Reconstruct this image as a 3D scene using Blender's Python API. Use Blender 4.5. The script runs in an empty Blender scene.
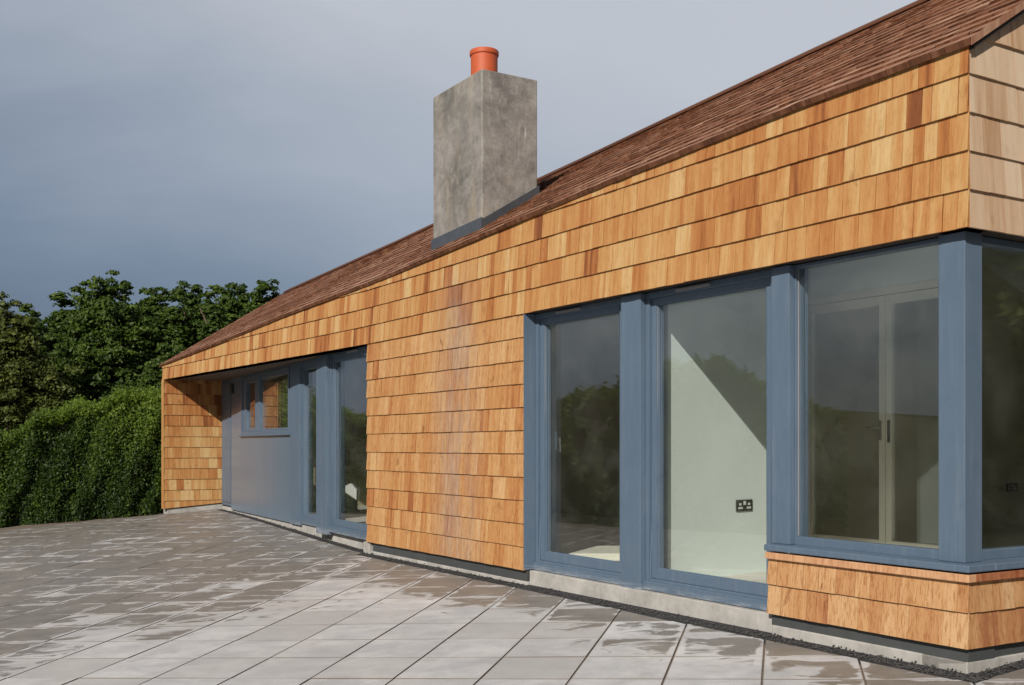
import bpy, bmesh, math, random
import numpy as np
from mathutils import Vector

random.seed(7); RNG = np.random.default_rng(11)
SC = bpy.context.scene
COL = SC.collection
ZO = 1.508                      # eye height above the paving under the camera; all z below are relative to the eye

# ------------------------------------------------------------------ plan of the house (metres)
def V2(x, y): return np.array([x, y], float)
C = V2(2.33, 5.56)              # near corner
D = V2(-.5238, .8518); D /= np.linalg.norm(D)      # along the front wall
N = V2(D[1], -D[0])                                # into the house
K = C + 7.51 * D                                   # slight kink of the front
W = V2(-5.854, 18.3)                               # far corner (wing)
L2 = float(np.linalg.norm(W - K)); D2 = (W - K) / L2; N2 = V2(D2[1], -D2[0])
TEND = 7.51 + L2
R = V2(-5.015, 18.816)                             # inner end of the wing
KP = K + .12 * N
LR = float(np.linalg.norm(KP - R)); DR = (KP - R) / LR; NR = V2(-DR[1], DR[0])
LW = float(np.linalg.norm(R - W)); DW = (R - W) / LW; NWI = V2(-DW[1], DW[0])   # inward normal of the wing
EV = [(-.2, 2.041), (0, 2.037), (1.145, 2.022), (3.17, 1.950), (4.98, 1.865), (6.655, 1.7815), (8.63, 1.698), (9.8, 1.646), (11.08, 1.564), (TEND, 1.346), (TEND + .3, 1.331)]
def ev(t): return float(np.interp(t, [e[0] for e in EV], [e[1] for e in EV]))

def FW(t, w, z):
    p = C + t * D + w * N if t <= 7.51 else K + (t - 7.51) * D2 + w * N2
    return (p[0], p[1], z + ZO)
def EW(u, o, z):                                   # right end wall: u along N, o inward
    p = C + u * N + o * D
    return (p[0], p[1], z + ZO)
def WM(u, o, z):
    p = W + u * DW + o * NWI
    return (p[0], p[1], z + ZO)
def RM(r, o, z):
    p = R + r * DR + o * NR
    return (p[0], p[1], z + ZO)
def LE(u, o, z):                                   # left end wall, o inward (towards K)
    p = W + u * N2 + (.115 - o) * D2
    return (p[0], p[1], z + ZO)
def ground(x, y):
    dx, dy = x - C[0], y - C[1]
    t = dx * D[0] + dy * D[1]; w = dx * N[0] + dy * N[1]
    s = min(max((t - 7.5) / 6.5, 0), 1); s = s * s * (3 - 2 * s)
    return -1.178 - .0015 * t * (1 if 0 < t < 16 else 0) + .0691 * min(max(w, -16), .6) + .07 * s

# ------------------------------------------------------------------ node helpers
def mat(name):
    m = bpy.data.materials.new(name); m.use_nodes = True
    nt = m.node_tree; nt.nodes.clear()
    out = nt.nodes.new('ShaderNodeOutputMaterial')
    return m, nt, out
def nd(nt, typ, inputs=None, **attrs):
    n = nt.nodes.new(typ)
    for k, v in attrs.items(): setattr(n, k, v)
    for k, v in (inputs or {}).items():
        s = n.inputs[k]
        if isinstance(v, bpy.types.NodeSocket): nt.links.new(v, s)
        else: s.default_value = v
    return n
def rgba(c): return (c[0], c[1], c[2], 1)
def ramp(nt, fac, stops, interp='LINEAR'):
    n = nt.nodes.new('ShaderNodeValToRGB'); cr = n.color_ramp; cr.interpolation = interp
    while len(cr.elements) < len(stops): cr.elements.new(.5)
    for e, (p, c) in zip(cr.elements, stops):
        e.position = p; e.color = rgba(c) if hasattr(c, '__len__') else (c, c, c, 1)
    nt.links.new(fac, n.inputs[0]); return n.outputs[0]
def mix(nt, fac, a, b, mode='MIX'):
    n = nt.nodes.new('ShaderNodeMix'); n.data_type = 'RGBA'; n.blend_type = mode
    for s, v in ((n.inputs[0], fac), (n.inputs[6], a), (n.inputs[7], b)):
        if isinstance(v, bpy.types.NodeSocket): nt.links.new(v, s)
        else: s.default_value = rgba(v) if hasattr(v, '__len__') else v
    return n.outputs[2]
def mth(nt, op, a, b=0.0, c=None, clamp=False):
    n = nt.nodes.new('ShaderNodeMath'); n.operation = op; n.use_clamp = clamp
    for i, v in enumerate((a, b) if c is None else (a, b, c)):
        if isinstance(v, bpy.types.NodeSocket): nt.links.new(v, n.inputs[i])
        else: n.inputs[i].default_value = v
    return n.outputs[0]
def noise(nt, vec, scale, detail=4, rough=.55, stretch=None, dist=0.0):
    if stretch is not None:
        vec = nd(nt, 'ShaderNodeVectorMath', {0: vec, 1: stretch}, operation='MULTIPLY').outputs[0]
    return nd(nt, 'ShaderNodeTexNoise', {'Vector': vec, 'Scale': scale, 'Detail': detail, 'Roughness': rough, 'Distortion': dist}).outputs[0]
def bsdf(nt, out, col, rough=.6, bump=None, bstr=.2, bdist=.01, spec=.5, metal=0.0):
    p = nd(nt, 'ShaderNodeBsdfPrincipled')
    for k, v in (('Base Color', col), ('Roughness', rough), ('Specular IOR Level', spec), ('Metallic', metal)):
        if isinstance(v, bpy.types.NodeSocket): nt.links.new(v, p.inputs[k])
        else: p.inputs[k].default_value = rgba(v) if hasattr(v, '__len__') else v
    if bump is not None:
        b = nd(nt, 'ShaderNodeBump', {'Height': bump, 'Strength': bstr, 'Distance': bdist})
        nt.links.new(b.outputs[0], p.inputs['Normal'])
    nt.links.new(p.outputs[0], out.inputs[0]); return p
def objco(nt): return nd(nt, 'ShaderNodeTexCoord').outputs['Object']

# ------------------------------------------------------------------ materials
def cedar(name, stops, weather=.25, streak=.0, rough=.62, gain=1.0):
    """split cedar: tone per shingle from the attribute, vertical bands and grain from UV (metres)"""
    m, nt, out = mat(name)
    at = nd(nt, 'ShaderNodeAttribute', attribute_name='tone')
    sep = nd(nt, 'ShaderNodeSeparateColor', {0: at.outputs['Color']})
    uv = nd(nt, 'ShaderNodeUVMap', uv_map='UVMap').outputs[0]
    off = nd(nt, 'ShaderNodeCombineXYZ', {0: mth(nt, 'MULTIPLY', sep.outputs[1], 37.0), 1: mth(nt, 'MULTIPLY', sep.outputs[2], 53.0), 2: 0.0}).outputs[0]
    vec = nd(nt, 'ShaderNodeVectorMath', {0: uv, 1: off}, operation='ADD').outputs[0]
    band = noise(nt, vec, 1, 3, .55, (15, .9, 1), .5)
    grain = noise(nt, vec, 1, 5, .7, (150, 5, 1), .3)
    blot = noise(nt, vec, 1, 3, .6, (9, 5, 1), .6)
    tone = mth(nt, 'ADD', sep.outputs[0], mth(nt, 'MULTIPLY', mth(nt, 'SUBTRACT', band, .5), 1.25), clamp=True)
    col = ramp(nt, tone, stops)
    col = mix(nt, mth(nt, 'MULTIPLY', mth(nt, 'SUBTRACT', grain, .42), 1.1, clamp=True), col, mix(nt, 1.0, col, (.62, .5, .40), 'MULTIPLY'))
    # knots / iron stains
    st = ramp(nt, blot, [(.62, 0.0), (.74, 1.0)])
    col = mix(nt, mth(nt, 'MULTIPLY', st, .35 + weather * .4), col, mix(nt, 1.0, col, (.50, .38, .30), 'MULTIPLY'))
    if weather > .3:
        fl = noise(nt, vec, 1, 5, .78, (85, 11, 1), .3)
        f2 = ramp(nt, fl, [(.49, 0.0), (.62, 1.0)])
        col = mix(nt, mth(nt, 'MULTIPLY', f2, weather * .85), col, mix(nt, 1.0, col, (.60, .42, .30), 'MULTIPLY'))
    if streak:
        sx = nd(nt, 'ShaderNodeSeparateXYZ', {0: uv})
        a = mth(nt, 'ABSOLUTE', mth(nt, 'SUBTRACT', sx.outputs[0], 5.45))
        a = mth(nt, 'SUBTRACT', 1.0, mth(nt, 'MULTIPLY', a, 1.7), clamp=True)
        gn = noise(nt, uv, 1, 5, .6, (5.5, 1.3, 1), .8)
        low = mth(nt, 'SUBTRACT', 1.0, mth(nt, 'MULTIPLY', mth(nt, 'SUBTRACT', sx.outputs[1], .9), 1.1), clamp=True)
        fac = mth(nt, 'MULTIPLY', mth(nt, 'MULTIPLY', a, low), mth(nt, 'MULTIPLY', mth(nt, 'SUBTRACT', gn, .30), 3.3, clamp=True))
        bloom = mix(nt, ramp(nt, noise(nt, vec, 1, 5, .72, (38, 4, 1), .3), [(.36, 0.0), (.64, 1.0)]), (.18, .115, .085), (.43, .335, .275))
        col = mix(nt, mth(nt, 'MULTIPLY', fac, streak), col, bloom)
    if gain != 1.0: col = mix(nt, 1.0, col, (gain, gain, gain), 'MULTIPLY')
    bsdf(nt, out, col, rough, grain, .35, .002, .25)
    return m

GOLD = [(0, (.20, .068, .024)), (.20, (.36, .140, .042)), (.42, (.43, .200, .068)), (.68, (.48, .268, .102)), (1, (.55, .38, .18))]
M = {}
M['cedar'] = cedar('cedar shingles golden', GOLD, .42, .85)
M['cedar_low'] = cedar('cedar shingles rained on', [(0, (.32, .13, .06)), (.25, (.41, .20, .085)), (.55, (.49, .275, .125)), (1, (.56, .36, .19))], 1.0)
M['cedar_pale'] = cedar('cedar shingles silvered', [(0, (.38, .225, .12)), (.35, (.50, .345, .225)), (1, (.60, .46, .33))], .15)
M['roof'] = cedar('cedar roof shingles', [(0, (.085, .033, .017)), (.3, (.165, .067, .034)), (.65, (.265, .125, .072)), (1, (.42, .26, .175))], .2, 0, .6)
M['board'] = cedar('cedar trim board', [(0, (.28, .08, .03)), (1, (.60, .36, .20))], .7, 0, .5)

def simple(name, col, rough=.6, var=.12, scale=3, bumps=.0, bscale=60, spec=.5, metal=0.0, stretch=None):
    m, nt, out = mat(name); co = objco(nt)
    n = noise(nt, co, scale, 5, .6, stretch)
    c = mix(nt, n, tuple(x * (1 - var) for x in col), tuple(min(1, x * (1 + var)) for x in col))
    b = noise(nt, co, bscale, 4, .6) if bumps else None
    r = mth(nt, 'ADD', rough - .08, mth(nt, 'MULTIPLY', n, .16))
    bsdf(nt, out, c, r, b, bumps, .004, spec, metal); return m
M['sheath'] = simple('dark sheathing', (.03, .02, .015), .9)
M['membrane'] = simple('grey damp proof membrane', (.055, .06, .06), .6, .3, 6)
M['soffit'] = simple('dark soffit boards', (.11, .08, .06), .8, .2, 5)
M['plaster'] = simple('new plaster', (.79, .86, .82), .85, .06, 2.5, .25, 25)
M['bare'] = simple('bare browned plaster', (.42, .37, .25), .9, .15, 2.5)  # same plaster with the shade of the dim rooms put in its colour
M['bare_end'] = simple('buff plaster', (.80, .72, .50), .9, .15, 2.5)  # plaster copy lightened to make up for missing light on one wall
M['screed'] = simple('floor screed', (.66, .62, .55), .7, .2, 2)
M['lead'] = simple('lead flashing', (.075, .085, .10), .45, .3, 7, .3, 30, .5, .3)
M['terracotta'] = simple('terracotta', (.48, .088, .028), .6, .15, 9, .1, 60)
M['cream'] = simple('cream painted timber', (.86, .83, .72), .45, .05, 4)
M['steel'] = simple('brushed steel', (.5, .5, .5), .35, .1, 10, metal=1.0)
M['steel_grey'] = simple('grey vent plastic', (.24, .24, .25), .5)
M['black'] = simple('black plastic', (.025, .027, .025), .45)
M['socket_plate'] = simple('dark steel plate', (.05, .055, .045), .4, .2)
M['white'] = simple('white plastic', (.75, .75, .72), .4, .03)
M['sheet'] = simple('plasterboard', (.66, .64, .55), .8, .06)
M['bark'] = simple('bark', (.10, .075, .05), .9, .35, 8, .6, 12)

def blue_paint(name='blue grey paint', stain=True):
    m, nt, out = mat(name); co = objco(nt)
    n = noise(nt, co, 2.5, 5, .65)
    c = mix(nt, n, (.082, .120, .170), (.102, .144, .200))
    rain = noise(nt, co, 1, 5, .7, (26, 26, 1.6), .3)
    c = mix(nt, mth(nt, 'MULTIPLY', ramp(nt, rain, [(.52, 0.0), (.68, 1.0)]), .22), c, (.20, .235, .27))
    c = mix(nt, mth(nt, 'MULTIPLY', ramp(nt, noise(nt, co, 6, 6, .75), [(.34, 1.0), (.48, 0.0)]), .25), c, (.062, .098, .15))
    sx = nd(nt, 'ShaderNodeSeparateXYZ', {0: co})
    # cement wash and splashes on the lowest hand's width of the frames
    low = mth(nt, 'SUBTRACT', 1.0, mth(nt, 'MULTIPLY', mth(nt, 'SUBTRACT', sx.outputs[2], .135), 22.0), clamp=True)
    sp = noise(nt, co, 1, 5, .7, (6, 6, 45))
    f = mth(nt, 'MULTIPLY', low, ramp(nt, sp, [(.40, 0.0), (.66, 1.0)]))
    c = mix(nt, mth(nt, 'MULTIPLY', f, .55), c, (.42, .43, .45))
    bsdf(nt, out, c, mth(nt, 'ADD', .32, mth(nt, 'MULTIPLY', n, .2)), noise(nt, co, 90, 3), .05, .002, .4)
    return m
M['blue'] = blue_paint()

def panel_paint():
    m, nt, out = mat('satin panel paint'); co = objco(nt)
    n = noise(nt, co, 1.2, 4, .6, (1, 1, .35)); n2 = noise(nt, co, 1, 4, .6, (5, 5, .6))
    c = mix(nt, n, (.095, .142, .20), (.122, .172, .232))
    c = mix(nt, ramp(nt, n2, [(.62, 0.0), (.75, 1.0)]), c, (.15, .20, .29))
    bsdf(nt, out, c, .26, None, spec=.9); return m
M['panel'] = panel_paint()

def concrete():
    m, nt, out = mat('cast concrete'); co = objco(nt)
    a = noise(nt, co, 1.6, 7, .68); b = noise(nt, co, 5.5, 8, .75, None, .5); s = noise(nt, co, 1, 4, .6, (5, 5, .8), .4)
    c = ramp(nt, a, [(.33, (.125, .118, .108)), (.5, (.215, .20, .185)), (.66, (.31, .292, .27))])
    c = mix(nt, mth(nt, 'MULTIPLY', ramp(nt, b, [(.5, 0.0), (.7, 1.0)]), .55), c, (.40, .385, .36))
    c = mix(nt, mth(nt, 'MULTIPLY', ramp(nt, b, [(.32, 1.0), (.45, 0.0)]), .6), c, (.09, .085, .08))
    c = mix(nt, mth(nt, 'MULTIPLY', ramp(nt, s, [(.50, 0.0), (.64, 1.0)]), .35), c, (.36, .29, .20))
    ge = nd(nt, 'ShaderNodeNewGeometry'); px_ = nd(nt, 'ShaderNodeVectorMath', {0: ge.outputs['Normal'], 1: (D[0], D[1], 0)}, operation='DOT_PRODUCT').outputs['Value']
    end = mth(nt, 'LESS_THAN', px_, -.5)        # the gable-side face is rougher, limewashed and has run marks
    fine = noise(nt, co, 9, 12, .86, None, .2)
    c = mix(nt, mth(nt, 'MULTIPLY', mth(nt, 'MULTIPLY', ramp(nt, fine, [(.48, 0.0), (.66, 1.0)]), end), .45), c, (.38, .37, .36))
    c = mix(nt, mth(nt, 'MULTIPLY', mth(nt, 'MULTIPLY', ramp(nt, fine, [(.34, 1.0), (.52, 0.0)]), end), .35), c, (.10, .097, .095))
    run = noise(nt, co, 1, 5, .7, (16, 16, 1.1), .3)
    c = mix(nt, mth(nt, 'MULTIPLY', mth(nt, 'MULTIPLY', ramp(nt, run, [(.60, 0.0), (.68, 1.0)]), end), .6), c, (.55, .54, .52))
    bsdf(nt, out, c, .85, mth(nt, 'ADD', b, noise(nt, co, 70, 3)), .35, .006, .25); return m
M['concrete'] = concrete()
def plinth():
    m, nt, out = mat('pale plinth concrete'); co = objco(nt)
    a = noise(nt, co, 3, 6, .7); b = noise(nt, co, 22, 4, .7)
    c = ramp(nt, a, [(.3, (.25, .235, .215)), (.62, (.45, .43, .405))])
    c = mix(nt, mth(nt, 'MULTIPLY', ramp(nt, b, [(.55, 0.0), (.75, 1.0)]), .35), c, (.28, .25, .21))
    bsdf(nt, out, c, .9, b, .3, .004, .2); return m
M['plinth'] = plinth()

def glass():
    m, nt, out = mat('double glazing')
    ge = nd(nt, 'ShaderNodeNewGeometry')
    cs = mth(nt, 'ABSOLUTE', nd(nt, 'ShaderNodeVectorMath', {0: ge.outputs['Normal'], 1: ge.outputs['Incoming']}, operation='DOT_PRODUCT').outputs['Value'])
    f4 = mth(nt, 'ADD', .105, mth(nt, 'MULTIPLY', .93, mth(nt, 'POWER', mth(nt, 'SUBTRACT', 1.0, cs, clamp=True), 4.2)))   # two surfaces a face, two faces a pane
    tr = nd(nt, 'ShaderNodeBsdfTransparent', {'Color': (.975, .99, .98, 1)})
    gl = nd(nt, 'ShaderNodeBsdfGlossy', {'Color': (1, 1, 1, 1), 'Roughness': .0})
    co = objco(nt)
    nb = nd(nt, 'ShaderNodeBump', {'Height': noise(nt, co, 1.3, 2), 'Strength': .03, 'Distance': .02})
    nt.links.new(nb.outputs[0], gl.inputs['Normal'])
    mx = nd(nt, 'ShaderNodeMixShader', {0: f4, 1: tr.outputs[0], 2: gl.outputs[0]})
    # thin film of dust and dried drops
    du = nd(nt, 'ShaderNodeBsdfDiffuse', {'Color': (.6, .6, .56, 1)})
    d1 = ramp(nt, noise(nt, co, 2.2, 6, .7), [(.45, .004), (.75, .03)])
    m2 = nd(nt, 'ShaderNodeMixShader', {0: d1, 1: mx.outputs[0], 2: du.outputs[0]})
    nt.links.new(m2.outputs[0], out.inputs[0]); return m
M['glass'] = glass()

def paving():
    m, nt, out = mat('concrete paving slabs'); co = objco(nt)
    at = nd(nt, 'ShaderNodeAttribute', attribute_name='tone'); sep = nd(nt, 'ShaderNodeSeparateColor', {0: at.outputs['Color']})
    uv = nd(nt, 'ShaderNodeSeparateXYZ', {0: nd(nt, 'ShaderNodeUVMap', uv_map='UVMap').outputs[0]})
    rel = nd(nt, 'ShaderNodeVectorMath', {0: co, 1: (-C[0], -C[1], 0)}, operation='ADD').outputs[0]
    t = nd(nt, 'ShaderNodeVectorMath', {0: rel, 1: (D[0], D[1], 0)}, operation='DOT_PRODUCT').outputs['Value']
    w = nd(nt, 'ShaderNodeVectorMath', {0: rel, 1: (N[0], N[1], 0)}, operation='DOT_PRODUCT').outputs['Value']
    xs = nd(nt, 'ShaderNodeSeparateXYZ', {0: co})
    n1 = noise(nt, co, .8, 3, .5); n2 = noise(nt, co, 1, 5, .6, (3.0, 5.0, 3), .8); n3 = noise(nt, co, 5, 6, .65)
    r0 = sep.outputs[0]
    # wet measure: rain blown along the wall foot and still lying over the far half of the terrace
    near = mth(nt, 'MULTIPLY', mth(nt, 'ADD', w, .82), 1.5)
    far = mth(nt, 'MULTIPLY', mth(nt, 'SUBTRACT', t, mth(nt, 'ADD', 5.9, mth(nt, 'MULTIPLY', w, .42))), .50)
    wet = mth(nt, 'MAXIMUM', mth(nt, 'MINIMUM', near, .75), mth(nt, 'MINIMUM', far, .88))
    # dry rims at the slab edges
    ex = mth(nt, 'MINIMUM', uv.outputs[0], mth(nt, 'SUBTRACT', 1.0, uv.outputs[0]))
    ey = mth(nt, 'MINIMUM', uv.outputs[1], mth(nt, 'SUBTRACT', 1.0, uv.outputs[1]))
    ed = mth(nt, 'MINIMUM', ex, ey)
    rim = mth(nt, 'SUBTRACT', 1.0, mth(nt, 'MULTIPLY', ed, 9.0), clamp=True)
    v = mth(nt, 'ADD', wet, mth(nt, 'MULTIPLY', mth(nt, 'SUBTRACT', r0, .5), .75))
    v = mth(nt, 'ADD', v, mth(nt, 'MULTIPLY', mth(nt, 'SUBTRACT', n2, .5), 3.1))
    v = mth(nt, 'SUBTRACT', v, mth(nt, 'MULTIPLY', rim, .8))
    wm = ramp(nt, v, [(.16, 0.0), (.27, .45), (.42, 1.0)])
    dry = ramp(nt, n3, [(.28, (.42, .405, .405)), (.52, (.53, .52, .523)), (.75, (.60, .592, .598))])
    dry = mix(nt, mth(nt, 'MULTIPLY', ramp(nt, noise(nt, co, 1, 4, .6, (2, 3.5, 1), .5), [(.45, 0.0), (.65, 1.0)]), .55), dry, (.36, .365, .385))
    dry = mix(nt, mth(nt, 'MULTIPLY', mth(nt, 'SUBTRACT', sep.outputs[1], .3), 1.0, clamp=True), dry, (.40, .385, .375))
    dk = ramp(nt, n3, [(.3, (.175, .153, .13)), (.7, (.265, .237, .208))])
    dk = mix(nt, mth(nt, 'MULTIPLY', sep.outputs[2], .4), dk, (.185, .18, .178))
    c = mix(nt, wm, dry, dk)
    gr_ = noise(nt, co, 38, 6, .8)
    c = mix(nt, mth(nt, 'MULTIPLY', ramp(nt, gr_, [(.56, 0.0), (.70, 1.0)]), .30), c, mix(nt, 1.0, c, (.62, .58, .54), 'MULTIPLY'))
    big = noise(nt, co, 1.1, 5, .6)
    c = mix(nt, mth(nt, 'MULTIPLY', ramp(nt, big, [(.40, 1.0), (.60, 0.0)]), .30), c, mix(nt, 1.0, c, (.74, .76, .80), 'MULTIPLY'))
    c = mix(nt, mth(nt, 'MULTIPLY', mth(nt, 'SUBTRACT', 1.0, mth(nt, 'MULTIPLY', ed, 30.0), clamp=True), .4), c, mix(nt, 1.0, c, (.60, .54, .48), 'MULTIPLY'))
    rg = mth(nt, 'SUBTRACT', .82, mth(nt, 'MULTIPLY', wm, .36))
    bsdf(nt, out, c, rg, mth(nt, 'ADD', n3, noise(nt, co, 60, 4)), .22, .004, .4)
    return m
M['paving'] = paving()
M['joint'] = simple('joint sand', (.15, .115, .088), .95, .3, 12, .5, 80)
M['gravel'] = simple('dark gravel', (.022, .022, .024), .85, .5, 30, .8, 60)
M['stone_chip'] = simple('dark stone chips', (.05, .048, .047), .8, .5, 9, .5, 60)
def field():
    m, nt, out = mat('rough field'); co = objco(nt)
    a = noise(nt, co, .02, 6, .6); b = noise(nt, co, .6, 6, .7)
    c = ramp(nt, a, [(.35, (.020, .025, .010)), (.6, (.036, .034, .016))])
    c = mix(nt, b, c, mix(nt, 1.0, c, (1.5, 1.4, 1.3), 'MULTIPLY'))
    bsdf(nt, out, c, .95, b, .4, .05, .1); return m
M['field'] = field()

def leaf(name, dark, mid, light, trans=.25):
    m, nt, out = mat(name)
    at = nd(nt, 'ShaderNodeAttribute', attribute_name='tone'); sep = nd(nt, 'ShaderNodeSeparateColor', {0: at.outputs['Color']})
    c = ramp(nt, sep.outputs[0], [(0, dark), (.5, mid), (1, light)])
    p = nd(nt, 'ShaderNodeBsdfPrincipled', {'Base Color': c, 'Roughness': .55, 'Specular IOR Level': .25})
    tl = nd(nt, 'ShaderNodeBsdfTranslucent', {'Color': mix(nt, 1.0, c, (1.3, 1.5, .6), 'MULTIPLY')})
    mx = nd(nt, 'ShaderNodeMixShader', {0: trans, 1: p.outputs[0], 2: tl.outputs[0]})
    nt.links.new(mx.outputs[0], out.inputs[0]); return m
M['leaf_hedge'] = leaf('hedge leaves', (.013, .028, .004), (.043, .080, .009), (.125, .185, .021), .28)
M['leaf_tree'] = leaf('tree leaves', (.020, .040, .006), (.058, .096, .013), (.115, .165, .024))
M['leaf_olive'] = leaf('willow leaves', (.036, .046, .011), (.085, .105, .021), (.16, .17, .04))
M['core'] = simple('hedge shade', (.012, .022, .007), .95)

# ------------------------------------------------------------------ objects
def props(o, label=None, cat=None, group=None, kind=None):
    if label: o['label'] = label
    if cat: o['category'] = cat
    if group: o['group'] = group
    if kind: o['kind'] = kind
    return o
def empty(name, loc, label, cat, group=None):
    o = bpy.data.objects.new(name, None); COL.objects.link(o); o.location = loc; o.empty_display_size = .3
    return props(o, label, cat, group)

class MB:
    """collects faces; build() links them as ONE mesh object"""
    def __init__(s): s.v = []; s.f = []; s.mi = []; s.uv = []; s.tone = []
    def face(s, pts, mi=0, uv=None, tone=(.5, .5, .5)):
        i = len(s.v); s.v += [tuple(p) for p in pts]; s.f.append(tuple(range(i, i + len(pts)))); s.mi.append(mi)
        s.uv += uv if uv else [(0, 0)] * len(pts); s.tone += [tone] * len(pts)
    def hexa(s, p, mi=0, uvs=None, tone=(.5, .5, .5)):
        # p: 4 bottom (ccw seen from above) + 4 top
        for q in ((3, 2, 1, 0), (4, 5, 6, 7), (0, 1, 5, 4), (1, 2, 6, 5), (2, 3, 7, 6), (3, 0, 4, 7)):
            s.face([p[k] for k in q], mi, [uvs[k] for k in q] if uvs else None, tone)
    def slab(s, F, u0, u1, w0, w1, z0, z1, mi=0, tone=(.5, .5, .5), split=None):
        """box in a mapped frame; z0, z1 may be functions of u"""
        cuts = [u0] + sorted(c for c in (split or []) if u0 < c < u1) + [u1]
        for a, b in zip(cuts[:-1], cuts[1:]):
            za = lambda z, u: z(u) if callable(z) else z
            p = [F(a, w0, za(z0, a)), F(b, w0, za(z0, b)), F(b, w1, za(z0, b)), F(a, w1, za(z0, a)),
                 F(a, w0, za(z1, a)), F(b, w0, za(z1, b)), F(b, w1, za(z1, b)), F(a, w1, za(z1, a))]
            q = [(a, za(z0, a)), (b, za(z0, b)), (b + .3, za(z0, b)), (a + .3, za(z0, a)), (a, za(z1, a)), (b, za(z1, b)), (b + .3, za(z1, b)), (a + .3, za(z1, a))]
            s.hexa(p, mi, q, tone)
    def ring(s, F, u0, u1, w0, w1, z0, z1, l, r, b, t, mi=0):
        """picture frame: widths left(u0 side) right bottom top"""
        s.slab(F, u0, u0 + l, w0, w1, z0, z1, mi); s.slab(F, u1 - r, u1, w0, w1, z0, z1, mi)
        s.slab(F, u0 + l, u1 - r, w0, w1, z0, z0 + b, mi); s.slab(F, u0 + l, u1 - r, w0, w1, z1 - t, z1, mi)
    def tube(s, pts, rad, n=10, mi=0, cap=True):
        pts = [Vector(p) for p in pts]; rad = rad if hasattr(rad, '__len__') else [rad] * len(pts); rings = []
        for i, p in enumerate(pts):
            d = (pts[min(i + 1, len(pts) - 1)] - pts[max(i - 1, 0)]).normalized()
            a = d.cross(Vector((0, 0, 1)) if abs(d.z) < .9 else Vector((1, 0, 0))).normalized(); b = d.cross(a)
            rings.append([p + rad[i] * (math.cos(2 * math.pi * k / n) * a + math.sin(2 * math.pi * k / n) * b) for k in range(n)])
        for r0, r1 in zip(rings[:-1], rings[1:]):
            for k in range(n): s.face([r0[k], r1[k], r1[(k + 1) % n], r0[(k + 1) % n]], mi)
        if cap: s.face(rings[0], mi); s.face(rings[-1][::-1], mi)
    def build(s, name, mats, parent=None, base=None, bevel=0, merge=False, smooth=False, recalc=True):
        me = bpy.data.meshes.new(name)
        off = np.array(base if base is not None else (BASE[parent.name] if parent and parent.name in BASE else (0, 0, 0)), float)
        vv = (np.array(s.v, float) - off)
        me.from_pydata(vv.tolist(), [], s.f)
        me.polygons.foreach_set('material_index', s.mi)
        ul = me.uv_layers.new(name='UVMap'); ul.data.foreach_set('uv', np.array(s.uv, np.float32).ravel())
        ca = me.color_attributes.new('tone', 'FLOAT_COLOR', 'CORNER')
        tn = np.ones((len(s.tone), 4), np.float32); tn[:, :3] = s.tone; ca.data.foreach_set('color', tn.ravel())
        for mm in (mats if isinstance(mats, (list, tuple)) else [mats]): me.materials.append(mm)
        if merge or recalc:
            bm = bmesh.new(); bm.from_mesh(me)
            bmesh.ops.remove_doubles(bm, verts=bm.verts, dist=1e-5)
            if recalc: bmesh.ops.recalc_face_normals(bm, faces=bm.faces)
            bm.to_mesh(me); bm.free()
        if smooth: me.polygons.foreach_set('use_smooth', [True] * len(me.polygons))
        o = bpy.data.objects.new(name, me); COL.objects.link(o)
        if parent: o.parent = parent
        elif base is not None: o.location = base
        if parent is not None: BASE[o.name] = tuple(off)
        if bevel:
            b = o.modifiers.new('soft edge', 'BEVEL'); b.width = bevel; b.segments = 2; b.limit_method = 'ANGLE'
        return o
BASE = {}

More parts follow.
